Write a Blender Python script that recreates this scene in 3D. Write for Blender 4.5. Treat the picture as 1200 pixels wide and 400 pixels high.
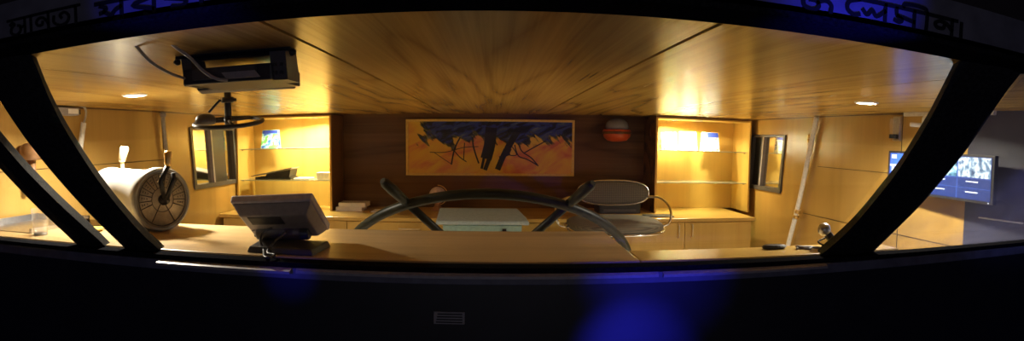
import bpy, bmesh, math, random
from mathutils import Vector, Matrix
R = math.radians
random.seed(7)
scene = bpy.context.scene
col = scene.collection
for o in list(bpy.data.objects): bpy.data.objects.remove(o)

# ------------------------------------------------------------------ camera
F, C0 = 716.0, 218.0
PITCH, YAW, ROLL = R(4.2), R(1.76), R(.5)
EYE = Vector((0, 0, 1.75))
fw = Vector((math.sin(YAW)*math.cos(PITCH), math.cos(YAW)*math.cos(PITCH), -math.sin(PITCH)))
r0 = Vector((math.cos(YAW), -math.sin(YAW), 0)); u0 = r0.cross(fw)
RT = math.cos(ROLL)*r0 + math.sin(ROLL)*u0
UP = -math.sin(ROLL)*r0 + math.cos(ROLL)*u0
cam = bpy.data.cameras.new('camera'); co = bpy.data.objects.new('camera', cam); col.objects.link(co)
co.matrix_world = Matrix(((RT.x, UP.x, -fw.x, EYE.x), (RT.y, UP.y, -fw.y, EYE.y), (RT.z, UP.z, -fw.z, EYE.z), (0, 0, 0, 1)))
cam.type = 'PANO'; cam.clip_start = .02
pc = cam.cycles if hasattr(cam, 'cycles') and hasattr(cam.cycles, 'panorama_type') else cam
pc.panorama_type = 'EQUIRECTANGULAR'
pc.longitude_min, pc.longitude_max = -600/F, 600/F
pc.latitude_min, pc.latitude_max = (C0-400)/F, C0/F
scene.camera = co

def P(px, py, ax, v):
    """the point of the plane (axis ax = v) seen at a place in the photograph"""
    lo, la = (px-600)/F, (C0-py)/F
    d = math.sin(lo)*math.cos(la)*RT + math.cos(lo)*math.cos(la)*fw + math.sin(la)*UP
    return EYE + d*((v-EYE[ax])/d[ax])

# ------------------------------------------------------------------ light and exposure
scene.view_settings.view_transform = 'Standard'; scene.view_settings.look = 'None'
scene.view_settings.exposure = 2.05; scene.view_settings.gamma = 1.0
scene.view_settings.use_curve_mapping = False
W = bpy.data.worlds.new('night'); scene.world = W; W.use_nodes = True
W.node_tree.nodes['Background'].inputs[0].default_value = (.05, .06, .16, 1)
W.node_tree.nodes['Background'].inputs[1].default_value = .02
WARM = (1.0, .91, .72)
DOWN_W, CAB_W = 17.0, 5.0
def lamp(name, kind, loc, power, color, size=.1, look=None, spread=None, angle=None, blend=.6):
    l = bpy.data.lights.new(name, kind); l.energy = power; l.color = color
    if kind == 'AREA':
        l.shape = 'DISK'; l.size = size
        if spread: l.spread = spread
    else:
        l.shadow_soft_size = size
        if kind == 'SPOT': l.spot_size = angle; l.spot_blend = blend
    o = bpy.data.objects.new(name, l); col.objects.link(o); o.location = loc
    if look is not None: o.rotation_euler = (Vector(look)-Vector(loc)).to_track_quat('-Z', 'Y').to_euler()
    return o
BLUE = (.03, .03, 1.0)
# blue deck lamps outside, behind and beside the viewer, and one added neutral fill
lamp('outside_light', 'SPOT', (.6, .9, .7), 34, BLUE, .03, look=(.62, 2.5, .82), angle=R(22), blend=1)
lamp('outside_light', 'SPOT', (.75, 1.3, 1.3), 11, BLUE, .03, look=(.72, 2.5, 1.19), angle=R(36), blend=1)
lamp('outside_light', 'SPOT', (-1.0, 1.5, 1.3), 2.5, BLUE, .03, look=(-.88, 2.5, 1.17), angle=R(17), blend=1)
lamp('outside_light', 'SPOT', (.95, .75, 1.5), 15, BLUE, .03, look=(.9, 1.42, 2.2), angle=R(34), blend=1)
lamp('outside_light', 'SPOT', (-.85, .75, 1.5), 7, BLUE, .03, look=(-.8, 1.42, 2.2), angle=R(34), blend=1)
lamp('outside_light', 'AREA', (.2, -1.2, 1.3), 2.0, (.46, .42, .44), 1.2, look=(0, 2.5, 1.3))  # added neutral fill that lifts pillars and monitor, not a real lamp

lamp('outside_light', 'SPOT', (2.5, .6, 1.5), 5, (.22, .27, 1), .05, look=(2.75, 2.0, 1.6), angle=R(40), blend=1)

# ------------------------------------------------------------------ materials
def newmat(name):
    m = bpy.data.materials.new(name); m.use_nodes = True
    nt = m.node_tree
    return m, nt, nt.nodes['Principled BSDF']
def plain(name, c, rough=.5, metal=0, spec=.5, noise=.12, nscale=40, bump=0, coat=0):
    m, nt, b = newmat(name)
    tc = nt.nodes.new('ShaderNodeTexCoord'); n = nt.nodes.new('ShaderNodeTexNoise'); n.inputs['Scale'].default_value = nscale
    n.inputs['Detail'].default_value = 4
    nt.links.new(tc.outputs['Object'], n.inputs['Vector'])
    r = nt.nodes.new('ShaderNodeValToRGB')
    lo = [max(0, x*(1-noise)) for x in c]; hi = [min(1, x*(1+noise)) for x in c]
    r.color_ramp.elements[0].position = .3; r.color_ramp.elements[1].position = .7
    r.color_ramp.elements[0].color = (*lo, 1); r.color_ramp.elements[1].color = (*hi, 1)
    nt.links.new(n.outputs['Fac'], r.inputs['Fac']); nt.links.new(r.outputs['Color'], b.inputs['Base Color'])
    b.inputs['Roughness'].default_value = rough; b.inputs['Metallic'].default_value = metal
    b.inputs['Specular IOR Level'].default_value = spec
    b.inputs['Coat Weight'].default_value = coat
    if bump:
        bp = nt.nodes.new('ShaderNodeBump'); bp.inputs['Strength'].default_value = bump; bp.inputs['Distance'].default_value = .004
        nt.links.new(n.outputs['Fac'], bp.inputs['Height']); nt.links.new(bp.outputs['Normal'], b.inputs['Normal'])
    return m
def wood(name, c1, c2, axis, rough=.3, rings=6.0, mix=.5, fine=.5, spec=.5, coat=0, rand=False, stretch=.09):
    """varnished wood: cathedral figure plus fine fibre, both drawn out along one axis"""
    m, nt, b = newmat(name); L = nt.links.new
    tc = nt.nodes.new('ShaderNodeTexCoord'); mp = nt.nodes.new('ShaderNodeMapping')
    s = [1, 1, 1]; s[axis] = stretch
    mp.inputs['Scale'].default_value = s
    if rand:
        oi = nt.nodes.new('ShaderNodeObjectInfo'); mu = nt.nodes.new('ShaderNodeMath'); mu.operation = 'MULTIPLY'; mu.inputs[1].default_value = 23
        L(oi.outputs['Random'], mu.inputs[0]); L(mu.outputs[0], mp.inputs['Location'])
    L(tc.outputs['Object'], mp.inputs['Vector'])
    n1 = nt.nodes.new('ShaderNodeTexNoise'); n1.inputs['Scale'].default_value = 2.2; n1.inputs['Detail'].default_value = 1.5
    n1.inputs['Distortion'].default_value = .4
    L(mp.outputs['Vector'], n1.inputs['Vector'])
    mm = nt.nodes.new('ShaderNodeMath'); mm.operation = 'MULTIPLY'; mm.inputs[1].default_value = rings
    fr = nt.nodes.new('ShaderNodeMath'); fr.operation = 'PINGPONG'; fr.inputs[1].default_value = 1
    L(n1.outputs['Fac'], mm.inputs[0]); L(mm.outputs[0], fr.inputs[0])
    mp2 = nt.nodes.new('ShaderNodeMapping'); s2 = [1, 1, 1]; s2[axis] = .012; mp2.inputs['Scale'].default_value = s2
    L(tc.outputs['Object'], mp2.inputs['Vector'])
    n2 = nt.nodes.new('ShaderNodeTexNoise'); n2.inputs['Scale'].default_value = 60; n2.inputs['Detail'].default_value = 5
    L(mp2.outputs['Vector'], n2.inputs['Vector'])
    pw = nt.nodes.new('ShaderNodeMath'); pw.operation = 'POWER'; pw.inputs[1].default_value = 2.2
    L(fr.outputs[0], pw.inputs[0])
    a = nt.nodes.new('ShaderNodeMath'); a.operation = 'MULTIPLY'; a.inputs[1].default_value = mix; L(pw.outputs[0], a.inputs[0])
    c = nt.nodes.new('ShaderNodeMath'); c.operation = 'MULTIPLY'; c.inputs[1].default_value = fine; L(n2.outputs['Fac'], c.inputs[0])
    d = nt.nodes.new('ShaderNodeMath'); d.operation = 'ADD'; L(a.outputs[0], d.inputs[0]); L(c.outputs[0], d.inputs[1])
    r = nt.nodes.new('ShaderNodeValToRGB'); r.color_ramp.elements[0].color = (*c1, 1); r.color_ramp.elements[1].color = (*c2, 1)
    r.color_ramp.elements[0].position = .1; r.color_ramp.elements[1].position = .85
    L(d.outputs[0], r.inputs['Fac']); L(r.outputs['Color'], b.inputs['Base Color'])
    b.inputs['Roughness'].default_value = rough; b.inputs['Specular IOR Level'].default_value = spec
    b.inputs['Coat Weight'].default_value = coat; b.inputs['Coat Roughness'].default_value = .12
    return m
def glow(name, c, s):
    m, nt, b = newmat(name)
    b.inputs['Base Color'].default_value = (*[min(1, x) for x in c], 1); b.inputs['Emission Color'].default_value = (*c, 1); b.inputs['Emission Strength'].default_value = s
    return m
def pane_glass(name, ior=1.45, haze=.0, hazec=(.5, .5, .6), tint=(1, 1, 1), maxr=1.0):
    m = bpy.data.materials.new(name); m.use_nodes = True; nt = m.node_tree; L = nt.links.new
    nt.nodes.remove(nt.nodes['Principled BSDF']); out = nt.nodes['Material Output']
    t = nt.nodes.new('ShaderNodeBsdfTransparent'); t.inputs[0].default_value = (*tint, 1)
    g = nt.nodes.new('ShaderNodeBsdfGlossy'); g.inputs['Roughness'].default_value = .02
    f = nt.nodes.new('ShaderNodeFresnel')          # the same thin-sheet reflection from either face
    ge = nt.nodes.new('ShaderNodeNewGeometry'); mi = nt.nodes.new('ShaderNodeMapRange')
    mi.inputs['To Min'].default_value = ior; mi.inputs['To Max'].default_value = 1/ior
    L(ge.outputs['Backfacing'], mi.inputs['Value']); L(mi.outputs['Result'], f.inputs['IOR'])
    mx = nt.nodes.new('ShaderNodeMixShader'); L(f.outputs[0], mx.inputs[0]); L(t.outputs[0], mx.inputs[1]); L(g.outputs[0], mx.inputs[2])
    last = mx
    if haze:
        df = nt.nodes.new('ShaderNodeBsdfDiffuse'); df.inputs[0].default_value = (*hazec, 1)
        tc = nt.nodes.new('ShaderNodeTexCoord'); n = nt.nodes.new('ShaderNodeTexNoise'); n.inputs['Scale'].default_value = 3
        L(tc.outputs['Object'], n.inputs['Vector'])
        mu = nt.nodes.new('ShaderNodeMath'); mu.operation = 'MULTIPLY'; mu.inputs[1].default_value = haze*2; L(n.outputs['Fac'], mu.inputs[0])
        m2 = nt.nodes.new('ShaderNodeMixShader'); L(mu.outputs[0], m2.inputs[0]); L(mx.outputs[0], m2.inputs[1]); L(df.outputs[0], m2.inputs[2]); last = m2
    L(last.outputs[0], out.inputs['Surface'])
    return m
M = {}
M['ceil'] = wood('ceiling_veneer', (.66, .43, .11), (.30, .17, .032), 1, rough=.26, rings=12, mix=.35, fine=.75, rand=True, stretch=.09, spec=.4)
M['wall'] = wood('wall_veneer', (.52, .325, .09), (.35, .20, .045), 2, rough=.28, rings=5, mix=.3, fine=.5)
M['cab'] = wood('cabinet_maple', (.66, .44, .12), (.48, .29, .065), 2, rough=.32, rings=5, mix=.3, fine=.5)
M['cabx'] = wood('worktop_maple', (.66, .44, .13), (.50, .31, .075), 0, rough=.25, rings=5, mix=.3, fine=.5)
M['edge'] = wood('dark_edging', (.16, .075, .022), (.09, .04, .012), 0, rough=.35)
M['side'] = wood('brown_side_panel', (.22, .115, .035), (.15, .075, .022), 2, rough=.35, rings=4, mix=.3)
M['alc'] = wood('dark_wenge_panel', (.21, .115, .042), (.075, .036, .012), 0, rough=.26, rings=9, mix=.45, fine=.6, spec=.15, stretch=.12)
M['dash'] = wood('dashboard_walnut', (.56, .40, .20), (.27, .165, .07), 0, rough=.3, rings=9, mix=.35, fine=.7)
M['seam'] = plain('dark_joint', (.02, .012, .008), .7)
M['floor'] = plain('brown_lino', (.66, .58, .44), .5)
M['frame'] = plain('black_frame_paint', (.010, .010, .012), .8, noise=.6, nscale=90, bump=.15, spec=.0)
M['post'] = plain('black_post_paint', (.020, .020, .021), .7, noise=.5, nscale=60, bump=.2, spec=.08)
M['dimwall'] = plain('dimmed_wall_end', (.04, .04, .06), .5, noise=.2, nscale=6)
M['hull'] = plain('dark_blue_paint', (.009, .009, .016), .5, noise=.25, nscale=9, bump=.1)
M['fascia'] = plain('grey_blue_paint', (.13, .13, .18), .5, noise=.2, nscale=14)
M['letter'] = plain('black_lettering', (.006, .006, .008), .5)
M['roof'] = plain('brown_roof_paint', (.06, .045, .045), .6)
M['alu'] = plain('aluminium', (.6, .6, .62), .28, 1, noise=.1)
M['black'] = plain('black_plastic', (.028, .027, .028), .4)
M['blackm'] = plain('black_metal', (.02, .02, .022), .35, .3)
M['dgrey'] = plain('dark_grey_plastic', (.075, .07, .072), .4)
M['lgrey'] = plain('grey_plastic', (.32, .30, .32), .4)
M['pgrey'] = plain('pale_grey_plastic', (.60, .57, .62), .35)
M['mgrey'] = plain('mid_grey_plastic', (.30, .28, .29), .35)
M['white'] = plain('white_paint', (.75, .73, .68), .4)
M['paper'] = plain('white_paper', (.8, .78, .74), .7, noise=.04)
M['pipe'] = plain('pale_conduit', (.85, .84, .82), .35)
M['gpipe'] = plain('grey_conduit', (.42, .40, .38), .4)
M['brass'] = plain('brass', (.75, .52, .2), .3, 1)
M['pbrass'] = plain('pale_brass', (.72, .62, .40), .35, .6)
M['chrome'] = plain('chrome', (.75, .75, .75), .12, 1, noise=.03)
M['drum'] = plain('pale_grey_enamel', (.25, .245, .235), .38, .1, noise=.12, nscale=8)
M['dial'] = plain('dial_plate', (.46, .39, .29), .4, .2, noise=.12)
M['dialm'] = plain('dial_marks', (.08, .065, .05), .5)
M['wheel'] = plain('dark_green_grey_paint', (.012, .015, .010), .42, .0, spec=.3, noise=.4, nscale=18)
M['red'] = plain('orange_red_enamel', (.62, .10, .035), .3)
M['dome'] = plain('pale_glass_dome', (.26, .28, .33), .12, 0)
M['chest'] = plain('pale_blue_grey_plastic', (.34, .44, .50), .45)
M['chestb'] = plain('pale_teal_plastic', (.26, .40, .38), .45)
M['gold'] = plain('gold_frame', (.80, .56, .12), .4, .05)
M['globe'] = plain('pale_globe', (.75, .62, .56), .3, nscale=25, noise=.25)
M['brown'] = plain('brown_base', (.30, .13, .05), .4)
M['lens'] = glow('lit_lamp_lens', (1.0, .93, .78), 18)
M['green_edge'] = plain('shelf_glass_edge', (.55, .66, .60), .15)
M['glass'] = pane_glass('clear_window_glass', 1.3)
M['glass_haze'] = pane_glass('hazy_window_glass', 1.35, haze=.16, hazec=(.6, .63, .9))  # bluish reflected haze put into the pane as a diffuse tint
M['shelfg'] = pane_glass('shelf_glass', 1.3, haze=.10, hazec=(.8, .85, .8), tint=(.95, .98, .95))
M['tumb'] = pane_glass('tumbler_glass', 1.45, haze=.06, hazec=(.8, .8, .8))
M['mirror'] = plain('reflective_window_film', (.62, .60, .58), .06, 1, noise=.02)
M['yellow'] = plain('yellow_plastic', (.8, .55, .08), .4)

# ------------------------------------------------------------------ mesh helpers
class MB:
    def __init__(s): s.v = []; s.f = []; s.sm = []
    def add(s, vs, fs, smooth=False):
        b = len(s.v); s.v += [tuple(v) for v in vs]
        for f in fs: s.f.append([b+i for i in f]); s.sm.append(smooth)
        return s
    def box(s, lo, hi, mat=None):
        x0, y0, z0 = lo; x1, y1, z1 = hi
        vs = [Vector(p) for p in ((x0,y0,z0),(x1,y0,z0),(x1,y1,z0),(x0,y1,z0),(x0,y0,z1),(x1,y0,z1),(x1,y1,z1),(x0,y1,z1))]
        if mat is not None: vs = [mat @ v for v in vs]
        return s.add(vs, [(0,3,2,1),(4,5,6,7),(0,1,5,4),(1,2,6,5),(2,3,7,6),(3,0,4,7)])
    def cbox(s, c, d, mat=None):
        return s.box([c[i]-d[i]/2 for i in range(3)], [c[i]+d[i]/2 for i in range(3)], mat)
    def prism(s, poly, a, b):
        """poly: list of 3D points (one cap); extruded by vector from a to b"""
        n = len(poly); off = Vector(b)-Vector(a)
        vs = [Vector(p) for p in poly]+[Vector(p)+off for p in poly]
        fs = [tuple(range(n))[::-1], tuple(range(n, 2*n))]+[(i, (i+1) % n, n+(i+1) % n, n+i) for i in range(n)]
        return s.add(vs, fs)
    def hexa(s, a, b):
        """frustum between two quads of four points each"""
        return s.add(list(a)+list(b), [(0,3,2,1),(4,5,6,7),(0,1,5,4),(1,2,6,5),(2,3,7,6),(3,0,4,7)])
    def tube(s, pts, r, n=10, closed=False, caps=True):
        pts = [Vector(p) for p in pts]; m = len(pts); rs = r if isinstance(r, (list, tuple)) else [r]*m
        t0 = (pts[1]-pts[0]).normalized(); up = Vector((0, 0, 1)) if abs(t0.z) < .9 else Vector((1, 0, 0))
        u = t0.cross(up).normalized(); vs = []
        for i, p in enumerate(pts):
            if closed: t = (pts[(i+1) % m]-pts[i-1]).normalized()
            else: t = (pts[min(i+1, m-1)]-pts[max(i-1, 0)]).normalized()
            u = (u-t*u.dot(t)).normalized(); w = t.cross(u)
            for k in range(n):
                a = 2*math.pi*k/n; vs.append(p+(u*math.cos(a)+w*math.sin(a))*rs[i])
        fs = []
        for i in range(m if closed else m-1):
            j = (i+1) % m
            for k in range(n): fs.append((i*n+k, i*n+(k+1) % n, j*n+(k+1) % n, j*n+k))
        s.add(vs, fs, True)
        if caps and not closed:
            b = len(s.v)-m*n
            s.f.append([b+k for k in range(n)][::-1]); s.sm.append(False)
            s.f.append([b+(m-1)*n+k for k in range(n)]); s.sm.append(False)
        return s
    def lathe(s, prof, o=(0, 0, 0), axis=(0, 0, 1), n=32, smooth=True):
        """prof: (radius, height) pairs about an axis through o"""
        z = Vector(axis).normalized(); x = z.orthogonal().normalized(); y = z.cross(x); o = Vector(o); vs = []
        for r, h in prof:
            for k in range(n):
                a = 2*math.pi*k/n; vs.append(o+z*h+(x*math.cos(a)+y*math.sin(a))*max(r, 1e-5))
        fs = []
        for i in range(len(prof)-1):
            for k in range(n): fs.append((i*n+k, i*n+(k+1) % n, (i+1)*n+(k+1) % n, (i+1)*n+k))
        s.add(vs, fs, smooth)
        b = len(s.v)-len(prof)*n
        if prof[0][0] > 1e-4: s.f.append([b+k for k in range(n)][::-1]); s.sm.append(False)
        if prof[-1][0] > 1e-4: s.f.append([b+(len(prof)-1)*n+k for k in range(n)]); s.sm.append(False)
        return s
    def build(s, name, mat, parent=None, bevel=0, seg=2, origin=None):
        me = bpy.data.meshes.new(name)
        off = Vector(origin) if origin is not None else (Vector(parent['_o']) if parent is not None and '_o' in parent else Vector((0, 0, 0)))
        me.from_pydata([tuple(Vector(v)-off) for v in s.v], [], s.f)
        bm = bmesh.new(); bm.from_mesh(me); bmesh.ops.recalc_face_normals(bm, faces=bm.faces); bm.to_mesh(me); bm.free()
        for p, q in zip(me.polygons, s.sm): p.use_smooth = q
        me.materials.append(mat)
        o = bpy.data.objects.new(name, me); col.objects.link(o)
        if parent is not None:
            o.parent = parent; o['_o'] = tuple(off)
            if origin is not None: o.location = off-Vector(parent['_o'])
        elif origin is not None: o.location = off; o['_o'] = tuple(off)
        if bevel:
            b = o.modifiers.new('bevel', 'BEVEL'); b.width = bevel; b.segments = seg; b.limit_method = 'ANGLE'; b.angle_limit = R(40)
        return o
def spl(pts, n=8):
    """Catmull-Rom through points"""
    pts = [Vector(p) for p in pts]; out = []
    for i in range(len(pts)-1):
        p0 = pts[max(i-1, 0)]; p1 = pts[i]; p2 = pts[i+1]; p3 = pts[min(i+2, len(pts)-1)]
        for k in range(n):
            t = k/n
            out.append(.5*((2*p1)+(p2-p0)*t+(2*p0-5*p1+4*p2-p3)*t*t+(3*p1-p0-3*p2+p3)*t**3))
    return out+[pts[-1]]
def tag(o, label, cat, group=None):
    o['label'] = label; o['category'] = cat
    if group: o['group'] = group
    return o
def thing(name, label, cat, loc, group=None):
    """an Empty at the base of a thing; parts are given in world coordinates"""
    o = bpy.data.objects.new(name, None); col.objects.link(o); o.location = loc; o['_o'] = tuple(loc); o.empty_display_size = .05
    return tag(o, label, cat, group)
def struct(o):
    o['kind'] = 'structure'; return o
def copy_tree(o, parent=None):
    c = o.copy(); col.objects.link(c)
    if parent is not None: c.parent = parent
    for ch in list(o.children): copy_tree(ch, c)
    return c
def oriented(o, x, y, z=None):
    x = Vector(x).normalized(); y = Vector(y); y = (y-x*y.dot(x)).normalized(); z = x.cross(y)
    return Matrix(((x.x, y.x, z.x, o[0]), (x.y, y.y, z.y, o[1]), (x.z, y.z, z.z, o[2]), (0, 0, 0, 1)))

# ------------------------------------------------------------------ the room
XL, XR, YB, ZC = -3.15, 3.2, 7.56, 2.09
SB, ST = (2.57, 1.23), (1.56, 2.09)         # windscreen: foot and head (Y, Z), raked forward
SILL = 1.225
def rakeY(z): return SB[0]+(z-SB[1])*(ST[0]-SB[0])/(ST[1]-SB[1])
struct(MB().box((-3.6, 2.2, -.06), (3.6, 7.9, 0)).build('floor', M['floor']))
xs = [XL-.05, -1.70, -.62, .60, 1.83, XR+.05]; gap = [.0, .0035, .008, .008, .0035, .0]
for i in range(5):
    struct(MB().box((xs[i]+gap[i], 1.56, ZC), (xs[i+1]-gap[i+1], 7.7, ZC+.012)).build('ceiling', M['ceil']))
struct(MB().box((-3.6, 1.5, ZC+.014), (3.6, 7.9, ZC+.06)).build('ceiling_backing', M['seam']))
struct(MB().box((XL, YB, 0), (XR, YB+.08, ZC)).build('wall_back', M['alc']))
def side_wall(name, xi, xo, ya, yb, za, zb, dark_to=None):
    """one cabin side with its window opening (ya..yb, za..zb) and raked front edge"""
    mb = MB(); dx = xo-xi
    def pr(poly): mb.prism([(xi, y, z) for y, z in poly], (0, 0, 0), (dx, 0, 0))
    f0 = dark_to or 0
    fr = lambda z: max(rakeY(z), f0)
    if f0: pr([(f0, 0), (ya, 0), (ya, ZC), (f0, ZC)])
    else: pr([(SB[0], 0), (ya, 0), (ya, ZC), (rakeY(ZC), ZC), (SB[0], SB[1])])
    pr([(ya, 0), (yb, 0), (yb, za), (ya, za)]); pr([(ya, zb), (yb, zb), (yb, ZC), (ya, ZC)]); pr([(yb, 0), (YB, 0), (YB, ZC), (yb, ZC)])
    return struct(mb.build(name, M['wall']))
side_wall('wall_left', XL, XL-.08, 5.88, 7.0, 1.27, 1.93)
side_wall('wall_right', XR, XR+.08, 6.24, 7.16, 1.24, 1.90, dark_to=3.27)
struct(MB().prism([(XR, y, z) for y, z in ((SB[0], 0), (3.27, 0), (3.27, ZC), (rakeY(ZC), ZC), (SB[0], SB[1]))], (0, 0, 0), (.08, 0, 0)).build('wall_right_front', M['dimwall']))  # bluish dimness of this wall end is put into its colour
def seam(x, y0, y1, z, h=.005):
    s = .003 if x < 0 else -.003
    struct(MB().box((min(x, x+s), y0, z-h/2), (max(x, x+s), y1, z+h/2)).build('trim_1', M['seam']))
seam(XL, 2.25, 5.25, 1.605); seam(XL, 2.7, 5.25, 1.06)
seam(XR, 3.27, 5.45, 1.57); seam(XR, 3.27, 5.72, 1.055)
for x, y in ((XL, 5.26), (XR, 4.07)):
    s = .003 if x < 0 else -.003
    struct(MB().box((min(x, x+s), y-.003, 0), (max(x, x+s), y+.003, ZC)).build('trim_2', M['seam']))
struct(MB().box((XR-.03, 3.0, ZC-.03), (XR, 4.03, ZC)).build('trim_3', M['white']))
for x in (XL, XR):   # dark cornice where the side walls meet the ceiling
    struct(MB().box((min(x, x+(.012 if x < 0 else -.012)), 3.3 if x < 0 else 4.07, ZC-.012), (max(x, x+(.012 if x < 0 else -.012)), 7.0, ZC)).build('trim_4', M['edge']))

def side_window(name, x, y0, y1, z0, z1, lean, div, darkpane):
    """small sliding window in a side wall: frame, mullion, mirror-like night panes"""
    s = 1 if x < 0 else -1                      # towards the room
    q = lambda y, z, d: Vector((x+s*d, y+lean*((z0+z1)/2-z), z))
    root = MB(); w = .05
    def bar(mb, a, b, c, d, t0=-.05, t1=.018):
        mb.hexa([q(*a, t0), q(*b, t0), q(*c, t0), q(*d, t0)], [q(*a, t1), q(*b, t1), q(*c, t1), q(*d, t1)])
    bar(root, (y0-w, z0-w), (y1+w, z0-w), (y1+w, z0), (y0-w, z0)); bar(root, (y0-w, z1), (y1+w, z1), (y1+w, z1+.025), (y0-w, z1+.025))
    bar(root, (y0-w, z0), (y0, z0), (y0, z1), (y0-w, z1)); bar(root, (y1, z0), (y1+w, z0), (y1+w, z1), (y1, z1))
    o = struct(root.build(name, M['dgrey']))
    m2 = MB(); bar(m2, (div[0], z0), (div[1], z0), (div[1], z1), (div[0], z1), -.045, .008); m2.build('sash_bar', M['black'], o)
    m4 = MB(); bar(m4, (div[0]-.035, z0), (div[0], z0), (div[0], z1), (div[0]-.035, z1), -.045, .010); m4.build('sash_edge', M['lgrey'], o)
    for a, b in ((y0, div[0]-.035), (div[1], y1)):
        m3 = MB(); bar(m3, (a, z0), (b, z0), (b, z1), (a, z1), -.034, -.03)
        m3.build('pane', M['black'] if (darkpane and a != y0) else M['mirror'], o)
    return o
side_window('window_1', XL, 5.90, 6.95, 1.30, 1.91, .13, (6.38, 6.70), False)
side_window('window_2', XR, 6.27, 7.10, 1.27, 1.87, .13, (6.83, 6.86), True)

# ------------------------------------------------------------------ windscreen and front bulkhead
ws = bpy.data.objects.new('window_3', None); col.objects.link(ws); ws['kind'] = 'structure'; ws['_o'] = (0, 0, 0)
rn = Vector((0, -(ST[1]-SB[1]), -(SB[0]-ST[0]))).normalized()      # outward normal of the raked glass (forward and down)
def rk(x, z, d=0.0): return Vector((x, rakeY(z), z))+rn*d
def pillar(left, right, into):
    """bowed post: edges as (height, x) lists; the cabin-side face narrows towards 'into'"""
    def f(t, z):
        if z <= t[0][0]: return t[0][1]
        for (z0, a), (z1, b) in zip(t, t[1:]):
            if z <= z1: return a+(b-a)*(z-z0)/(z1-z0)
        return t[-1][1]
    mb = MB(); n = 24; sec = []
    for i in range(n+1):
        z = 1.17+(2.12-1.17)*i/n
        sm = lambda t: (f(t, z-.05)+f(t, z)*2+f(t, z+.05))/4
        a, b = sm(left), sm(right); xm = a+(b-a)*.62; ia = .035 if into < 0 else 0; ib = .035 if into > 0 else 0
        sec.append([rk(a+ia, z, -.06), rk(a, z, .0), rk(xm-.012, z, .022), rk(xm+.012, z, .022), rk(b, z, .0), rk(b-ib, z, -.06)])
    k = len(sec[0]); vs = [p for q in sec for p in q]; fs = []
    for i in range(n):
        for j in range(k): fs.append((i*k+j, i*k+(j+1) % k, (i+1)*k+(j+1) % k, (i+1)*k+j))
    fs += [tuple(range(k)), tuple(range(n*k, n*k+k))]
    mb.add(vs, fs)
    mb.build('pillar', M['post'], ws)
pillar([(1.2, -1.79), (1.35, -1.82), (1.5, -1.835), (1.66, -1.835), (1.8, -1.82), (1.93, -1.785), (2.1, -1.72)],
       [(1.2, -1.565), (1.3, -1.61), (1.5, -1.62), (1.65, -1.607), (1.83, -1.57), (1.96, -1.52), (2.1, -1.44)], 1)
pillar([(1.16, -2.11), (1.47, -2.15), (1.66, -2.148), (1.9, -2.13), (2.1, -2.09)], [(1.23, -1.915), (1.47, -1.97), (1.66, -1.99), (1.9, -1.97), (2.1, -1.93)], 1)
pillar([(1.2, 1.54), (1.3, 1.585), (1.42, 1.607), (1.66, 1.604), (1.89, 1.547), (2.09, 1.465)], [(1.25, 1.875), (1.5, 1.906), (1.76, 1.882), (2.06, 1.79)], -1)
MB().box((-3.2, 1.40, 2.088), (3.25, 1.56, 2.125)).build('head_rail', M['frame'], ws)
MB().box((-3.2, 2.495, 1.200), (3.25, 2.585, 1.222)).build('sill_rail', M['frame'], ws)
for a, b, y0 in ((-1.53, -.86, 2.452), (-.84, .70, 2.478), (.72, 1.53, 2.470)):
    MB().hexa([(a, y0, 1.178), (b, y0, 1.178), (b, 2.488, 1.178), (a, 2.488, 1.178)], [(a, y0, 1.190), (b, y0, 1.190), (b, 2.488, 1.200), (a, 2.488, 1.200)]).build('sill_track', M['lgrey'] if y0 < 2.48 else M['hull'], ws)
for a, b, g in ((-1.56, 1.53, 'glass'), (-1.97, -1.78, 'glass'), (-3.15, -2.13, 'glass'), (1.82, 3.2, 'glass_haze')):
    MB().hexa([rk(a, 1.21, -.003), rk(b, 1.21, -.003), rk(b, 2.10, -.003), rk(a, 2.10, -.003)], [rk(a, 1.21, .003), rk(b, 1.21, .003), rk(b, 2.10, .003), rk(a, 2.10, .003)]).build('pane', M[g], ws)
# bulkhead under the windows, with its projecting ledge
struct(MB().box((-3.6, 2.50, 0), (3.6, 2.57, 1.16)).build('wall_front', M['hull']))
struct(MB().box((-3.6, 2.488, 1.150), (3.6, 2.585, 1.199)).build('trim_5', M['fascia'], bevel=.004))
vg = tag(bpy.data.objects.new('vent_plate', None), 'small grey slotted plate low on the dark bulkhead below the windscreen', 'plate'); col.objects.link(vg)
vg.location = (-.18, 2.5, 1.0); vg['_o'] = (-.18, 2.5, 1.0)
MB().box((-.245, 2.492, .975), (-.115, 2.4995, 1.03)).build('plate', M['lgrey'], vg, bevel=.002)
m = MB()
for i in range(4): m.box((-.235+.002*i, 2.489, .982+.012*i), (-.125, 2.492, .987+.012*i))
m.build('slots', M['blackm'], vg)
# fascia above with painted lettering, roof overhang above it
fas = struct(MB().box((-3.2, 1.40, 2.10), (3.2, 1.47, 2.24)).build('trim_6', M['fascia'], origin=(0, 1.4, 2.1)))
struct(MB().box((-3.6, .9, 2.24), (3.6, 1.6, 2.30)).build('roof_overhang', M['roof']))
struct(MB().box((-3.2, 1.38, 2.088), (3.2, 1.40, 2.104)).build('trim_7', M['frame']))

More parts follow.
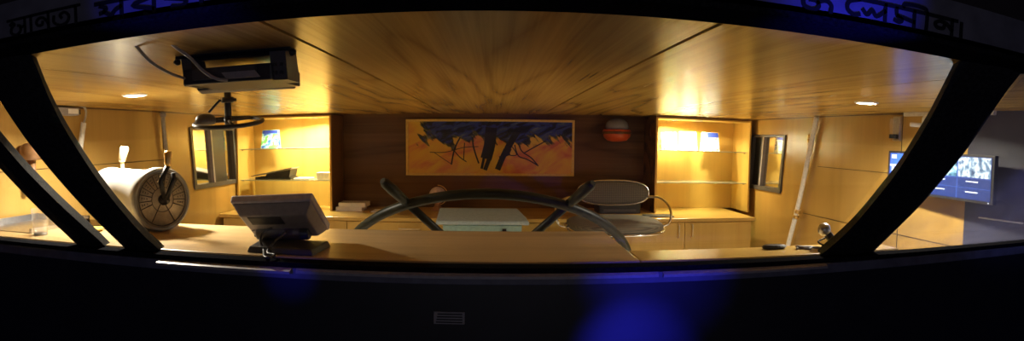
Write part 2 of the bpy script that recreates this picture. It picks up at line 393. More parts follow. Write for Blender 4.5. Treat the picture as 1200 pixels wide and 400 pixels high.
GL = {  # Bengali letters as pen strokes: width, strokes (headline at y = 1)
 'aa': (1.15, [[(.03,.72),(.14,.82),(.24,.70),(.10,.52),(.08,.22),(.30,.05),(.50,.22),(.52,.52),(.40,.60)],[(.5,.42),(.72,.52)],[(.72,1),(.72,0)],[(1.0,1),(1.0,0)]]),
 'na': (.78, [[(.62,.30),(.45,.66),(.24,.74),(.10,.55),(.17,.32),(.34,.32),(.38,.50)],[(.62,1),(.62,0)]]),
 'ta': (.80, [[(.08,.66),(.08,.30),(.34,.06),(.62,.18),(.70,.50),(.54,.76),(.34,.66),(.40,.48)]]),
 'a':  (.34, [[(.18,1),(.18,0)]]),
 'sa': (.80, [[(.06,.82),(.22,.66),(.16,.46),(.06,.40)],[(.16,.46),(.34,.22),(.46,.46),(.62,.62)],[(.62,1),(.62,0)]]),
 'u':  (.0, [[(-.18,0),(-.34,-.08),(-.40,-.28),(-.22,-.36),(-.14,-.2)]]),
 'ba': (.78, [[(.62,.86),(.10,.52),(.62,.16)],[(.62,1),(.62,0)]]),
 'hs': (.0, [[(-.40,-.05),(-.10,-.34)]]),
 'ha': (.74, [[(.12,.84),(.50,.82),(.34,.64),(.12,.62)],[(.12,.62),(.40,.48),(.58,.34),(.50,.06),(.26,.10)]]),
 'ja': (1.0, [[(.05,.62),(.10,.22),(.36,.08),(.52,.28),(.46,.56),(.26,.60)],[(.48,.50),(.72,.66),(.90,.46),(.88,.02)]]),
 'e':  (.42, [[(.36,.95),(.12,.74),(.08,.34),(.22,.06),(.38,.12)]]),
 'la': (.80, [[(.05,.42),(.16,.18),(.28,.50),(.40,.18),(.62,.60)],[(.62,1),(.62,0)]]),
 'ma': (.80, [[(.12,.95),(.14,.50),(.28,.32),(.22,.12),(.08,.20)],[(.14,.50),(.62,.30)],[(.62,1),(.62,0)]]),
 'ii': (.34, [[(.18,0),(.18,1.1),(.02,1.32),(-.42,1.30),(-.50,1.08)]]),
 'dn': (.30, [[(.14,.95),(.14,0)]]),
}
def ribbon(mb, pts, w, y0, y1, n=5):
    """thick flat pen stroke in the X-Z plane"""
    pts = spl([(p[0], 0, p[1]) for p in pts], n) if len(pts) > 2 else [Vector((p[0], 0, p[1])) for p in pts]
    L = []; Rr = []
    for i, p in enumerate(pts):
        t = (pts[min(i+1, len(pts)-1)]-pts[max(i-1, 0)]).normalized(); nn = Vector((-t.z, 0, t.x))*w/2
        ext = t*w*.3*(1 if i == len(pts)-1 else -1 if i == 0 else 0)
        L.append(p+nn+ext); Rr.append(p-nn+ext)
    k = len(pts); vs = [(p.x, y0, p.z) for p in L]+[(p.x, y0, p.z) for p in Rr]+[(p.x, y1, p.z) for p in L]+[(p.x, y1, p.z) for p in Rr]
    fs = []
    for i in range(k-1):
        fs += [(i, i+1, k+i+1, k+i), (2*k+i, 3*k+i, 3*k+i+1, 2*k+i+1), (i, 2*k+i, 2*k+i+1, i+1), (k+i, k+i+1, 3*k+i+1, 3*k+i)]
    fs += [(0, k, 3*k, 2*k), (k-1, 3*k-1, 4*k-1, 2*k-1)]
    mb.add(vs, fs)
def word(glyphs, x0, x1, zb, h, pw=.0115):
    tot = sum(GL[g][0] for g in glyphs); sx = (x1-x0)/tot; mb = MB(); x = 0.0; head = []
    for g in glyphs:
        w, strokes = GL[g]
        for st in strokes: ribbon(mb, [(x0+(x+a)*sx, zb+b*h) for a, b in st], pw, 1.396, 1.401)
        if g != 'dn': head.append(x+w)
        x += w
    ribbon(mb, [(x0-.008, zb+h), (x0+max(head)*sx, zb+h)], pw, 1.396, 1.401)
    return mb.build('lettering', M['letter'], fas)
word(['aa', 'na', 'ta', 'a'], -1.385, -1.10, 2.122, .054, .0085)
word(['sa', 'u', 'ba', 'hs', 'ha', 'a'], -1.035, -.69, 2.116, .050)
word(['ja'], .75, .85, 2.118, .052)
word(['e', 'la', 'ma', 'ii', 'na', 'dn'], .88, 1.33, 2.126, .050)

# ------------------------------------------------------------------ back wall furniture
CT = .92
wt = tag(MB().box((XL+.02, 6.46, CT-.04), (2.98, YB-.002, CT)).build('worktop', M['cabx'], bevel=.006, origin=(0, 7, CT-.04)),
    'long pale maple worktop running along the back wall under the picture', 'worktop')
def handle_v(parent, x, y, z0, z1):
    MB().tube(spl([(x, y, z0), (x, y-.03, z0+.01), (x, y-.034, (z0+z1)/2), (x, y-.03, z1-.01), (x, y, z1)], 4), .008).build('handle', M['pbrass'], parent)
def base_unit(x0, x1, label, doors=None, drawer=None):
    t = thing('base_cabinet', label, 'cabinet', ((x0+x1)/2, 7.0, 0), 'base cabinets under the worktop')
    MB().box((x0+.002, 6.53, .08), (x1-.002, YB-.004, CT-.042)).build('body', M['cab'], t)
    MB().box((x0+.002, 6.6, 0), (x1-.002, 7.5, .08)).build('plinth', M['edge'], t)
    if doors:
        for (a, b, hx) in doors:
            d = MB().box((a+.003, 6.508, .10), (b-.003, 6.53, CT-.05)).build('door', M['cab'], t, bevel=.002)
            if hx: handle_v(d, hx, 6.508, .70, .85)
    if drawer:
        a, b = drawer
        for z0, z1 in ((.68, CT-.05), (.40, .675), (.10, .395)):
            d = MB().box((a+.003, 6.508, z0), (b-.003, 6.53, z1)).build('drawer', M['cab'], t, bevel=.002)
            xm = (a+b)/2; zm = z0+(z1-z0)*.62
            MB().tube(spl([(xm-.11, 6.508, zm), (xm-.10, 6.475, zm), (xm+.10, 6.475, zm), (xm+.11, 6.508, zm)], 4), .008).build('handle', M['pbrass'], d)
    return t
base_unit(-3.10, -1.60, 'maple base cabinet at the left end of the worktop, under the left display cabinet', doors=[(-3.10, -2.35, None), (-2.35, -1.60, None)])
base_unit(-1.60, -.20, 'maple drawer cabinet under the worktop, below the stack of white paper packs', drawer=(-1.60, -.20))
base_unit(-.20, 1.42, 'maple base cabinet under the worktop behind the pale blue chest', doors=[(-.20, .61, None), (.61, 1.42, None)])
base_unit(1.42, 2.95, 'maple base cabinet with two brass-handled doors right of the chair', doors=[(1.42, 2.13, 2.055), (2.13, 2.95, 2.215)])

def display(x0, x1, label, lamps, outer):
    t = thing('display_cabinet', label, 'cabinet', ((x0+x1)/2, 7.28, CT), 'lit display cabinets')
    y0, y1, zt = 7.0, YB-.003, 2.075; w = .022
    MB().box((x0+w, y1-.015, CT+.001), (x1-w, y1, zt)).build('back_panel', M['cab'], t)
    for (a, b, out) in ((x0, x0+w, x0 == outer), (x1-w, x1, x1 == outer)):
        MB().box((a, y0, CT+.001), (b, y1, zt)).build('side_panel', M['cab'], t)
    a, b = (outer, outer-.006) if outer == x0 else (outer, outer+.006)
    MB().box((min(a, b), y0-.002, CT+.001), (max(a, b), y1, zt)).build('outer_panel', M['side'] if x0 < 0 else M['alc'], t)
    MB().box((x0+w, y0+.01, 2.05), (x1-w, y1-.015, zt)).build('top_panel', M['cab'], t)
    MB().box((x0-.004, y0-.012, 2.066), (x1+.004, y0, 2.088)).build('cornice', M['edge'], t)
    for z in (1.665, 1.275):
        s = MB().box((x0+w+.002, 7.06, z), (x1-w-.002, y1-.017, z+.010)).build('glass_shelf', M['shelfg'], t)
        MB().box((x0+w+.002, 7.056, z), (x1-w-.002, 7.06, z+.010)).build('shelf_edge', M['green_edge'], s)
        for xx in (x0+w, x1-w):
            for yy in (7.12, 7.42):
                MB().tube([(xx-.001 if xx < (x0+x1)/2 else xx+.001, yy, z-.008), (xx+(.02 if xx < (x0+x1)/2 else -.02), yy, z-.008)], .008).build('shelf_pin', M['chrome'], s)
    for (lx, ly) in lamps:
        d = MB().lathe([(.05, 0), (.052, .006), (.04, .010), (.04, .004)], (lx, ly, 2.040), (0, 0, 1)).build('downlight', M['chrome'], t)
        MB().lathe([(.001, 0), (.04, 0), (.04, .004), (.001, .004)], (lx, ly, 2.041)).build('lens', M['lens'], d)
        lamp('cabinet_light', 'AREA', (lx, ly, 2.036), CAB_W, (1, .86, .52), .07, look=(lx, ly+.03, 0), spread=R(150))
    return t
display(-3.13, -1.90, 'lit maple display cabinet left of the picture, with two glass shelves', [(-2.50, 7.2), (-2.18, 7.3)], -1.90)
display(1.90, 3.13, 'lit maple display cabinet right of the picture, with booklets on its upper glass shelf', [(2.2, 7.3), (2.50, 7.2)], 1.90)

# booklets
def cover(name, cols, scale=16, emi=0):
    m, nt, b = newmat(name); L = nt.links.new
    tc = nt.nodes.new('ShaderNodeTexCoord'); v = nt.nodes.new('ShaderNodeTexNoise'); v.inputs['Scale'].default_value = scale; v.inputs['Detail'].default_value = 3
    L(tc.outputs['Object'], v.inputs['Vector'])
    r = nt.nodes.new('ShaderNodeValToRGB'); r.color_ramp.interpolation = 'EASE'
    while len(r.color_ramp.elements) < len(cols): r.color_ramp.elements.new(.5)
    for i, c in enumerate(cols):
        r.color_ramp.elements[i].position = .34+.32*i/(len(cols)-1); r.color_ramp.elements[i].color = (*c, 1)
    L(v.outputs['Fac'], r.inputs['Fac']); L(r.outputs['Color'], b.inputs['Base Color']); b.inputs['Roughness'].default_value = .35
    return m
M['cov1'] = cover('blue_green_cover', [(.05, .10, .45), (.10, .35, .65), (.55, .75, .75), (.10, .45, .10), (.15, .55, .15)], 15)
M['cov2'] = cover('pale_green_cover', [(.10, .42, .15), (.6, .75, .6), (.8, .85, .85), (.15, .42, .65)], 18)
M['cov3'] = cover('white_cover', [(.9, .9, .88), (.95, .95, .92)], 5)
M['cov4'] = cover('blue_purple_cover', [(.10, .10, .45), (.85, .9, .9), (.9, .9, .85), (.15, .5, .2)], 17)
def booklet(px0, px1, py, h, mat, label, band=None):
    a, b = P(px0, py, 1, 7.30), P(px1, py, 1, 7.30); x0, x1 = a.x, b.x; z0 = 1.676
    t = thing('booklet', label, 'booklet', ((x0+x1)/2, 7.3, z0), 'booklets on the upper glass shelves')
    c = MB()
    for y, d in ((7.26, .07), (7.40, -.05)):    # open tent: front and back cover leaning together
        c.hexa([(x0, y, z0), (x1, y, z0), (x1, y+.006, z0), (x0, y+.006, z0)], [(x0, y+d, z0+h), (x1, y+d, z0+h), (x1, y+d+.006, z0+h), (x0, y+d+.006, z0+h)])
    c.build('cover', M[mat], t)
    if band:
        q = lambda x, s, o: Vector((x, 7.26+.07*s-.0015-o, z0+h*s))
        s0, s1, f0, f1, mm = band
        xa, xb = x0+(x1-x0)*f0, x0+(x1-x0)*f1
        MB().hexa([q(xa, s0, 0), q(xb, s0, 0), q(xb, s1, 0), q(xa, s1, 0)], [q(xa, s0, -.0015), q(xb, s0, -.0015), q(xb, s1, -.0015), q(xa, s1, -.0015)]).build('title_panel', M[mm], t)
M['cobalt'] = plain('cobalt_print', (.03, .06, .40), .4); M['leaf'] = plain('green_print', (.06, .35, .08), .4)
booklet(307, 326, 173, .235, 'cov1', 'blue and green booklet standing on the upper shelf of the left display cabinet', (.80, .98, .05, .95, 'cobalt'))
booklet(775, 793, 176, .22, 'cov2', 'white and green booklet, leftmost of three on the right display cabinet shelf', (.86, .99, .05, .85, 'leaf'))
booklet(797, 816, 176, .235, 'cov3', 'plain white booklet, middle of three on the right display cabinet shelf')
booklet(823, 842, 177, .235, 'cov4', 'white booklet with a blue corner, rightmost of three on the right display cabinet shelf', (.72, .99, .30, .98, 'cobalt'))

# things on the lower left glass shelf
zs = 1.286
t = thing('document_case', 'black case with a pale slanted lid on the lower shelf of the left display cabinet', 'case', (-2.65, 7.25, zs))
MB().box((-2.93, 7.12, zs), (-2.46, 7.42, zs+.03)).build('base', M['black'], t, bevel=.004)
MB().hexa([(-2.98, 7.10, zs+.035), (-2.44, 7.10, zs+.135), (-2.44, 7.42, zs+.135), (-2.98, 7.42, zs+.035)],
          [(-2.98, 7.10, zs+.048), (-2.44, 7.10, zs+.15), (-2.44, 7.42, zs+.15), (-2.98, 7.42, zs+.048)]).build('lid', M['lgrey'], t)
MB().hexa([(-2.80, 7.13, zs+.03), (-2.48, 7.13, zs+.03), (-2.48, 7.40, zs+.03), (-2.80, 7.40, zs+.03)],
          [(-2.78, 7.13, zs+.068), (-2.46, 7.13, zs+.125), (-2.46, 7.40, zs+.125), (-2.78, 7.40, zs+.068)]).build('wedge', M['black'], t)
tag(MB().box((-2.42, 7.12, zs), (-2.22, 7.36, zs+.018)).build('papers', M['paper'], bevel=.003, origin=(-2.3, 7.24, zs)), 'thin white papers lying beside the black case on the lower glass shelf', 'papers')
t = thing('box', 'small white box at the right end of the lower left glass shelf', 'box', (-2.06, 7.25, zs))
MB().box((-2.14, 7.18, zs), (-1.98, 7.32, zs+.06)).build('body', M['white'], t, bevel=.004)
MB().box((-2.145, 7.175, zs+.06), (-1.975, 7.325, zs+.085)).build('lid', M['paper'], t, bevel=.003)

# things on the worktop
for i, (x0, x1, y0, y1, z0, h, lb) in enumerate(((-1.86, -1.54, 7.02, 7.30, CT, .045, 'white paper pack at the bottom of the two on the worktop'), (-1.83, -1.50, 7.04, 7.31, CT+.046, .05, 'white paper pack lying on top of another on the worktop'))):
    t = thing('paper_pack', lb, 'paper', ((x0+x1)/2, (y0+y1)/2, z0), 'paper packs on the worktop')
    MB().box((x0, y0, z0+.004), (x1, y1, z0+h-.004)).build('sheets', M['paper'], t)
    m = MB(); m.box((x0-.003, y0-.003, z0), (x1+.003, y1+.003, z0+.004)); m.box((x0-.003, y0-.003, z0+h-.004), (x1+.003, y1+.003, z0+h)); m.build('wrapper', M['white'], t)
tag(MB().box((-1.42, 6.95, CT), (-1.13, 7.22, CT+.008)).build('document', M['paper'], bevel=.002, origin=(-1.27, 7.1, CT)), 'flat pale document on the worktop right of the paper packs', 'document')
t = thing('globe', 'small pale globe ornament on a brown foot standing under the picture', 'ornament', (-.66, 7.2, CT))
MB().lathe([(.075, 0), (.08, .015), (.05, .04), (.03, .07), (.045, .095), (.02, .11)], (-.66, 7.2, CT)).build('foot', M['brown'], t)
MB().lathe([(.10*math.sin(math.pi*i/16), -.10*math.cos(math.pi*i/16)) for i in range(17)], (-.66, 7.2, CT+.185), (.3, -.2, 1)).build('ball', M['globe'], t)
MB().tube([Vector((-.66, 7.2, CT+.185))+Vector((.118*math.cos(a), 0, .118*math.sin(a))) for a in [R(-80+10*i) for i in range(18)]], .006).build('meridian_arm', M['brass'], t)
t = thing('storage_box', 'low black box on the worktop behind the chair backrest', 'box', (1.5, 7.1, CT))
MB().box((1.22, 6.95, CT), (1.72, 7.28, CT+.12)).build('body', M['black'], t, bevel=.01)
MB().box((1.28, 6.93, CT+.03), (1.66, 6.95, CT+.05)).build('front_slot', M['dgrey'], t)
t = thing('folder', 'flat black folder on the worktop right of the chair back', 'folder', (1.9, 6.7, CT))
MB().box((1.70, 6.60, CT), (2.03, 6.80, CT+.012)).build('cover', M['black'], t, bevel=.003)
MB().box((1.705, 6.605, CT+.003), (2.032, 6.795, CT+.009)).build('pages', M['lgrey'], t)

# the picture
pt = thing('painting', 'wide abstract painting of a dark tree on orange, in a thin gold frame', 'painting', (-.04, 7.54, 1.67))
X0, X1, Z0, Z1 = -1.085, 1.0, 1.32, 2.02; YP = YB-.002
m = MB(); w = .03
for lo, hi in (((X0, YP-.035, Z0), (X1, YP, Z0+w)), ((X0, YP-.035, Z1-w), (X1, YP, Z1)), ((X0, YP-.035, Z0+w), (X0+w, YP, Z1-w)), ((X1-w, YP-.035, Z0+w), (X1, YP, Z1-w))): m.box(lo, hi)
m.build('picture_frame', M['gold'], pt, bevel=.004)
cm, nt, b = newmat('painted_canvas'); L = nt.links.new
def nd(t, **k):
    n = nt.nodes.new(t)
    for a, v in k.items(): n.inputs[a].default_value = v
    return n
def mth(op, a, b_):
    n = nt.nodes.new('ShaderNodeMath'); n.operation = op
    for q, v in enumerate((a, b_)):
        if isinstance(v, (int, float)): n.inputs[q].default_value = v
        else: L(v, n.inputs[q])
    return n.outputs[0]
def ramp(src, *st):
    r = nt.nodes.new('ShaderNodeValToRGB')
    while len(r.color_ramp.elements) < len(st): r.color_ramp.elements.new(.5)
    for e_, (p_, c_) in zip(r.color_ramp.elements, st): e_.position = p_; e_.color = (*c_, 1)
    L(src, r.inputs['Fac']); return r.outputs['Color']
tc = nt.nodes.new('ShaderNodeTexCoord'); sep = nt.nodes.new('ShaderNodeSeparateXYZ'); L(tc.outputs['Object'], sep.inputs[0])
def noise(scale, sc=(1, 1, 1), rot=(0, 0, 0), det=4, dis=0.):
    mr = nd('ShaderNodeMapping'); mr.inputs['Rotation'].default_value = rot; mp = nd('ShaderNodeMapping'); mp.inputs['Scale'].default_value = sc; L(mr.outputs['Vector'], mp.inputs['Vector'])
    n = nd('ShaderNodeTexNoise', Scale=scale, Detail=det, Distortion=dis); L(tc.outputs['Object'], mr.inputs['Vector']); L(mp.outputs['Vector'], n.inputs['Vector']); return n.outputs['Fac']
ground = ramp(noise(1.9, (1.3, 1, 2.4), (0, .5, 0), 4, .8), (.34, (.66, .17, .08)), (.43, (.76, .30, .08)), (.52, (.82, .46, .06)), (.64, (.85, .58, .06)))
crown = ramp(noise(5.5, (1, 1, 3), (0, .35, 0), 5, .6), (.36, (.008, .010, .014)), (.47, (.012, .018, .055)), (.53, (.03, .05, .30)), (.62, (.05, .09, .22)), (.75, (.22, .26, .28)))
fringe = ramp(noise(9, (1, 1, 3), (0, -.6, 0), 4, .5), (.38, (.01, .012, .012)), (.52, (.04, .06, .02)), (.62, (.30, .24, .04)), (.7, (.20, .25, .2)))
n3 = noise(4.2, (1, 1, .7), (0, .5, 0), 5, .8); n4 = noise(16, (1, 1, .22), (0, .75, 0), 3, .2)
edge = mth('ADD', mth('MULTIPLY', mth('SUBTRACT', n3, .5), .34), mth('MULTIPLY', mth('SUBTRACT', n4, .5), .42))
lo_ = mth('ADD', mth('SUBTRACT', sep.outputs['Z'], .065), edge)                        # height above the crown's ragged foot
lf_ = mth('ADD', mth('MULTIPLY', mth('ADD', sep.outputs['X'], .86), .8), edge)          # right of its ragged left end
hgt = mth('MINIMUM', lo_, lf_)
def step(v, a, b_):
    m_ = nd('ShaderNodeMapRange'); m_.inputs['From Min'].default_value = a; m_.inputs['From Max'].default_value = b_; L(v, m_.inputs['Value']); return m_.outputs['Result']
def mixc(f, a, b_):
    m_ = nt.nodes.new('ShaderNodeMix'); m_.data_type = 'RGBA'; L(f, m_.inputs[0]); L(a, m_.inputs[6]); L(b_, m_.inputs[7]); return m_.outputs[2]
L(mixc(step(hgt, .025, .075), mixc(step(hgt, -.012, .01), ground, fringe), crown), b.inputs['Base Color']); b.inputs['Roughness'].default_value = .5
cv = MB().box((X0+w-.004, YP-.02, Z0+w-.004), (X1-w+.004, YP-.002, Z1-w+.004)).build('canvas', cm, pt, origin=(-.04, YP, 1.67))
def cvxz(x, y): return (X0+w+(x-45)/900*(X1-X0-2*w), Z1-w-(y-58)/292*(Z1-Z0-2*w))
M['navy'] = plain('navy_oil_paint', (.012, .02, .09), .5, noise=.4, nscale=20); M['inkblack'] = plain('black_oil_paint', (.012, .012, .016), .5, noise=.4, nscale=20)
M['olive'] = plain('olive_oil_paint', (.06, .085, .035), .5, noise=.4, nscale=20); M['greyblue'] = plain('grey_blue_oil_paint', (.22, .26, .30), .5, noise=.3, nscale=20)
M['pinkp'] = plain('pink_oil_paint', (.72, .17, .10), .55, noise=.2, nscale=12); M['yelp'] = plain('yellow_oil_paint', (.78, .50, .04), .55, noise=.2)
def strokes(name, mat, lst, yo):
    mb = MB()
    for pts, w in lst:
        q = [cvxz(*p) for p in pts]
        q = [(min(max(a, X0+w/450+.04), X1-w/450-.04), min(max(c, Z0+.045), Z1-.035-w/900)) for a, c in q]
        ribbon(mb, q, w/430, YP-.021-yo, YP-.0195, 4); yo += .00003
    mb.build(name, M[mat], cv)
strokes('black_brushwork', 'inkblack', [([(500, 110), (492, 190), (478, 250)], 60), ([(510, 190), (500, 240), (470, 325)], 22), ([(470, 200), (462, 260), (450, 320)], 14), ([(640, 120), (600, 190), (580, 235)], 34), ([(580, 225), (560, 270), (540, 320)], 30), ([(600, 240), (550, 260)], 14),
        ([(330, 150), (310, 190), (295, 235), (283, 300)], 8), ([(400, 150), (402, 190), (415, 240), (433, 292)], 8), ([(430, 200), (350, 205), (250, 232), (165, 232)], 4), ([(300, 225), (330, 260), (365, 285)], 5), ([(355, 180), (350, 275)], 5),
        ([(630, 190), (650, 250), (700, 270), (760, 305)], 6), ([(650, 180), (670, 225), (720, 260), (755, 300)], 6), ([(680, 235), (730, 205), (800, 165)], 6), ([(190, 235), (240, 270), (285, 300)], 3), ([(590, 180), (620, 205), (640, 245), (600, 245), (610, 215)], 5)], .001)

# red fitting on the dark panel
rc = P(723, 152, 1, 7.38)
t = thing('domed_shape', 'orange-red bowl-shaped lamp with a pale dome, on the dark back panel', 'lamp', (rc.x, 7.42, rc.z))
MB().lathe([(.05, -.15), (.12, -.135), (.165, -.09), (.175, -.02), (.165, .0)], (rc.x, 7.38, rc.z)).build('bowl', M['red'], t)
MB().lathe([(.176, -.055), (.181, -.05), (.181, -.03), (.176, -.025)], (rc.x, 7.38, rc.z)).build('band', M['edge'], t)
MB().lathe([(.14, 0), (.145, .04), (.13, .09), (.09, .125), (.03, .14), (.001, .14)], (rc.x, 7.38, rc.z)).build('dome', M['dome'], t)
MB().box((rc.x-.06, 7.50, rc.z-.10), (rc.x+.06, YB-.001, rc.z+.05)).build('bracket', M['blackm'], t)

# ------------------------------------------------------------------ chair behind the wheel
cx, cy = 1.165, 5.75
ch = thing('helm_chair', 'wide grey woven helm chair on chrome tubes behind the steering wheel', 'chair', (cx, cy, 0))
def pad(mb, cx, cy, cz, ax, az, th, tilt, n=48, e=2.8):
    """rounded cushion: superellipse outline, domed, in a plane tilted about X"""
    vs = []; fs = []; rings = [(1, .3), (1.0, -.3), (.96, .75), (.96, -.75), (.8, 1.0), (.8, -1.0), (.4, 1.08), (.4, -1.08)]
    order = [(.001, -1.08), (.4, -1.08), (.8, -1), (.96, -.75), (1, -.3), (1, .3), (.96, .75), (.8, 1), (.4, 1.08), (.001, 1.08)]
    for s, h in order:
        for k in range(n):
            a = 2*math.pi*k/n; c, d = math.cos(a), math.sin(a)
            x = ax*s*math.copysign(abs(c)**(2/e), c); v = az*s*math.copysign(abs(d)**(2/e), d); hh = h*th/2
            vs.append((cx+x, cy+v*math.cos(tilt)-hh*math.sin(tilt), cz+v*math.sin(tilt)+hh*math.cos(tilt)))
    for i in range(len(order)-1):
        for k in range(n): fs.append((i*n+k, i*n+(k+1) % n, (i+1)*n+(k+1) % n, (i+1)*n+k))
    mb.add(vs, fs, True); return mb
wm, nt, b = newmat('woven_grey_fabric'); L = nt.links.new
tc = nt.nodes.new('ShaderNodeTexCoord'); wv = []
for ax_ in (0, 1):
    mp = nt.nodes.new('ShaderNodeMapping'); mp.inputs['Rotation'].default_value = (0, 0, 0) if ax_ == 0 else (0, R(90), R(20)); w_ = nt.nodes.new('ShaderNodeTexWave'); w_.inputs['Scale'].default_value = 22; w_.inputs['Distortion'].default_value = 1
    L(tc.outputs['Object'], mp.inputs['Vector']); L(mp.outputs['Vector'], w_.inputs['Vector']); wv.append(w_)
mu = nt.nodes.new('ShaderNodeMath'); mu.operation = 'MULTIPLY'; L(wv[0].outputs['Fac'], mu.inputs[0]); L(wv[1].outputs['Fac'], mu.inputs[1])
r = nt.nodes.new('ShaderNodeValToRGB'); r.color_ramp.elements[0].color = (.07, .058, .036, 1); r.color_ramp.elements[1].color = (.26, .225, .15, 1)
L(mu.outputs[0], r.inputs['Fac']); L(r.outputs['Color'], b.inputs['Base Color']); b.inputs['Roughness'].default_value = .75
pad(MB(), cx, cy-.02, .965, .46, .38, .07, R(4)).build('seat', wm, ch)
pad(MB(), cx+.03, cy+.22, 1.25, .355, .115, .06, R(80), e=2.6).build('backrest', wm, ch)
def rim_pts(cx, cy, cz, ax, az, tilt, e, n=60):
    out = []
    for k in range(n):
        a = 2*math.pi*k/n; c, d = math.cos(a), math.sin(a); x = ax*math.copysign(abs(c)**(2/e), c); v = az*math.copysign(abs(d)**(2/e), d)
        out.append((cx+x, cy+v*math.cos(tilt), cz+v*math.sin(tilt)))
    return out
MB().tube(rim_pts(cx, cy-.02, .935, .47, .385, R(4), 2.8), .011, 8, closed=True).build('seat_rail', M['chrome'], ch)
MB().tube(rim_pts(cx+.03, cy+.22, 1.25, .362, .122, R(80), 2.6), .009, 8, closed=True).build('back_rail', M['chrome'], ch)
for s in (-1, 1):
    xb = cx+.03+s*.36; xo = cx+s*.56
    MB().tube(spl([(xb-s*.01, cy+.21, 1.21), (xb+s*.10, cy+.17, 1.205), (xo-s*.01, cy+.08, 1.15), (xo+s*.01, cy, 1.06), (xo-s*.02, cy-.02, .965), (cx+s*.45, cy-.02, .937)], 8), .012).build('arm', M['chrome'], ch)
MB().tube([(cx-.05, cy, .06), (cx-.05, cy, .955)], .04, 16).build('pedestal', M['chrome'], ch)
MB().lathe([(.30, 0), (.30, .015), (.10, .03), (.05, .08)], (cx-.05, cy, 0)).build('base_plate', M['blackm'], ch)

# pale chest
ct = thing('storage_chest', 'pale blue-grey storage chest with an overhanging lid, behind the steering wheel', 'chest', (-.12, 6.05, 0))
xa, xb, ya, yb = -.56, .26, 5.85, 6.25
MB().hexa([(xa+.09, ya+.03, 0), (xb-.0, ya+.03, 0), (xb, yb-.02, 0), (xa+.09, yb-.02, 0)], [(xa+.07, ya+.03, .935), (xb+.02, ya+.03, .935), (xb+.02, yb-.02, .935), (xa+.07, yb-.02, .935)]).build('body', M['chestb'], ct, bevel=.01)
MB().hexa([(xa, ya, .935), (xb+.09, ya, .935), (xb+.09, yb, .955), (xa, yb, .955)], [(xa+.01, ya, .975), (xb+.09, ya, .975), (xb-.02, yb, 1.06), (xa+.01, yb, 1.06)]).build('lid', M['chest'], ct, bevel=.012)
MB().box((xb-.17, ya+.012, .84), (xb-.13, ya+.032, .90)).build('latch', M['blackm'], ct)

# ------------------------------------------------------------------ steering wheel
HX, HY, HZ, WR, PH = -.041, 4.3, .795, 1.01, R(40)
wh = thing('steering_wheel', 'large dark ship steering wheel with spoke handles, behind the dashboard', 'wheel', (HX, HY, 0))
ev = Vector((0, -math.cos(PH), math.sin(PH))); eu = Vector((1, 0, 0)); en = eu.cross(ev)
hub = Vector((HX, HY, HZ))
def wp(a, r, o=0): return hub+(eu*math.sin(a)+ev*math.cos(a))*r+en*o
MB().tube([wp(2*math.pi*k/96, WR) for k in range(96)], .031, 12, closed=True).build('rim', M['wheel'], wh)
for k in range(6):
    a = R(-27.5+ (0, 56, 118, 180, 236, 298)[k])
    sp = MB().tube([wp(a, .09), wp(a, .55), wp(a, WR*1.03)], [.030, .026, .026], 10).build('spoke', M['wheel'], wh)
    MB().tube([wp(a, WR*1.02), wp(a, WR*1.06), wp(a, WR*1.16), wp(a, WR*1.24), wp(a, WR*1.265)], [.026, .029, .033, .030, .018], 12).build('handle', M['wheel'], sp)
MB().lathe([(.03, -.10), (.12, -.09), (.14, 0), (.12, .09), (.03, .10)], hub, en, 28).build('hub', M['wheel'], wh)
MB().tube([hub-en*.05, hub+Vector((0, -.35, -.35)), (HX, HY-.42, .02)], [.07, .07, .09], 16).build('column', M['wheel'], wh)

# ------------------------------------------------------------------ dashboard
ds = thing('dashboard', 'walnut dashboard shelf along the foot of the windscreen', 'dashboard', (-1.2, 3, 0))
MB().box((XL+.002, 2.59, 1.19), (.645, 3.49, 1.23)).build('top', M['dash'], ds, bevel=.005)
MB().box((XL+.01, 3.40, 0), (.60, 3.43, 1.19)).build('apron', M['cab'], ds)
MB().box((.60, 2.60, 0), (.63, 3.43, 1.19)).build('side_panel', M['cab'], ds)
sl = thing('sill_shelf', 'narrow wooden sill shelf right of the dashboard under the windscreen', 'shelf', (1.3, 2.7, 1.2))
MB().box((.65, 2.59, 1.19), (2.05, 2.84, 1.23)).build('board', M['cabx'], sl, bevel=.004)
for x in (.9, 1.4, 1.95): MB().box((x, 2.59, 1.05), (x+.03, 2.78, 1.19)).build('bracket', M['edge'], sl)

# engine order telegraph
DT = 1.23; rad = .176
fc = Vector((-1.885, 3.12, DT+.03+rad*.62)); fc.z = 1.426
ax = Vector((.86, -.51, 0)).normalized()
tl = thing('telegraph', 'grey drum-shaped engine telegraph with dial and two levers on the dashboard', 'telegraph', (-2.25, 3.25, DT))
Ld = .78; back = fc-ax*Ld
MB().lathe([(.17, -.012), (rad*.99, 0), (rad*1.03, .012), (rad*1.03, .05), (rad*.985, .06), (rad*.985, .22), (rad*1.01, .23), (rad*1.01, .26), (rad*.985, .27), (rad*.985, Ld-.08), (rad*1.09, Ld-.07), (rad*1.09, Ld), (rad*.99, Ld+.008), (rad*.97, Ld-.004)], back, ax, 64).build('drum', M['drum'], tl)
dl = MB().lathe([(.001, 0), (rad*.96, 0), (rad*.96, .006), (.001, .006)], fc-ax*.006, ax, 64).build('dial', M['dial'], tl)
tz = Vector((0, 0, 1)); tx = tz.cross(ax).normalized()
def fp(a, r, o): return fc+ax*o+(tx*math.cos(a)+tz*math.sin(a))*r
m = MB()
m.tube([fp(2*math.pi*k/64, rad*.90, .003) for k in range(64)], .003, 6, closed=True)
m.tube([fp(2*math.pi*k/64, rad*.42, .003) for k in range(64)], .002, 6, closed=True)
for k in range(14):
    a = R(-20+k*220/13); m.tube([fp(a, rad*.44, .003), fp(a, rad*.89, .003)], .0026, 6)
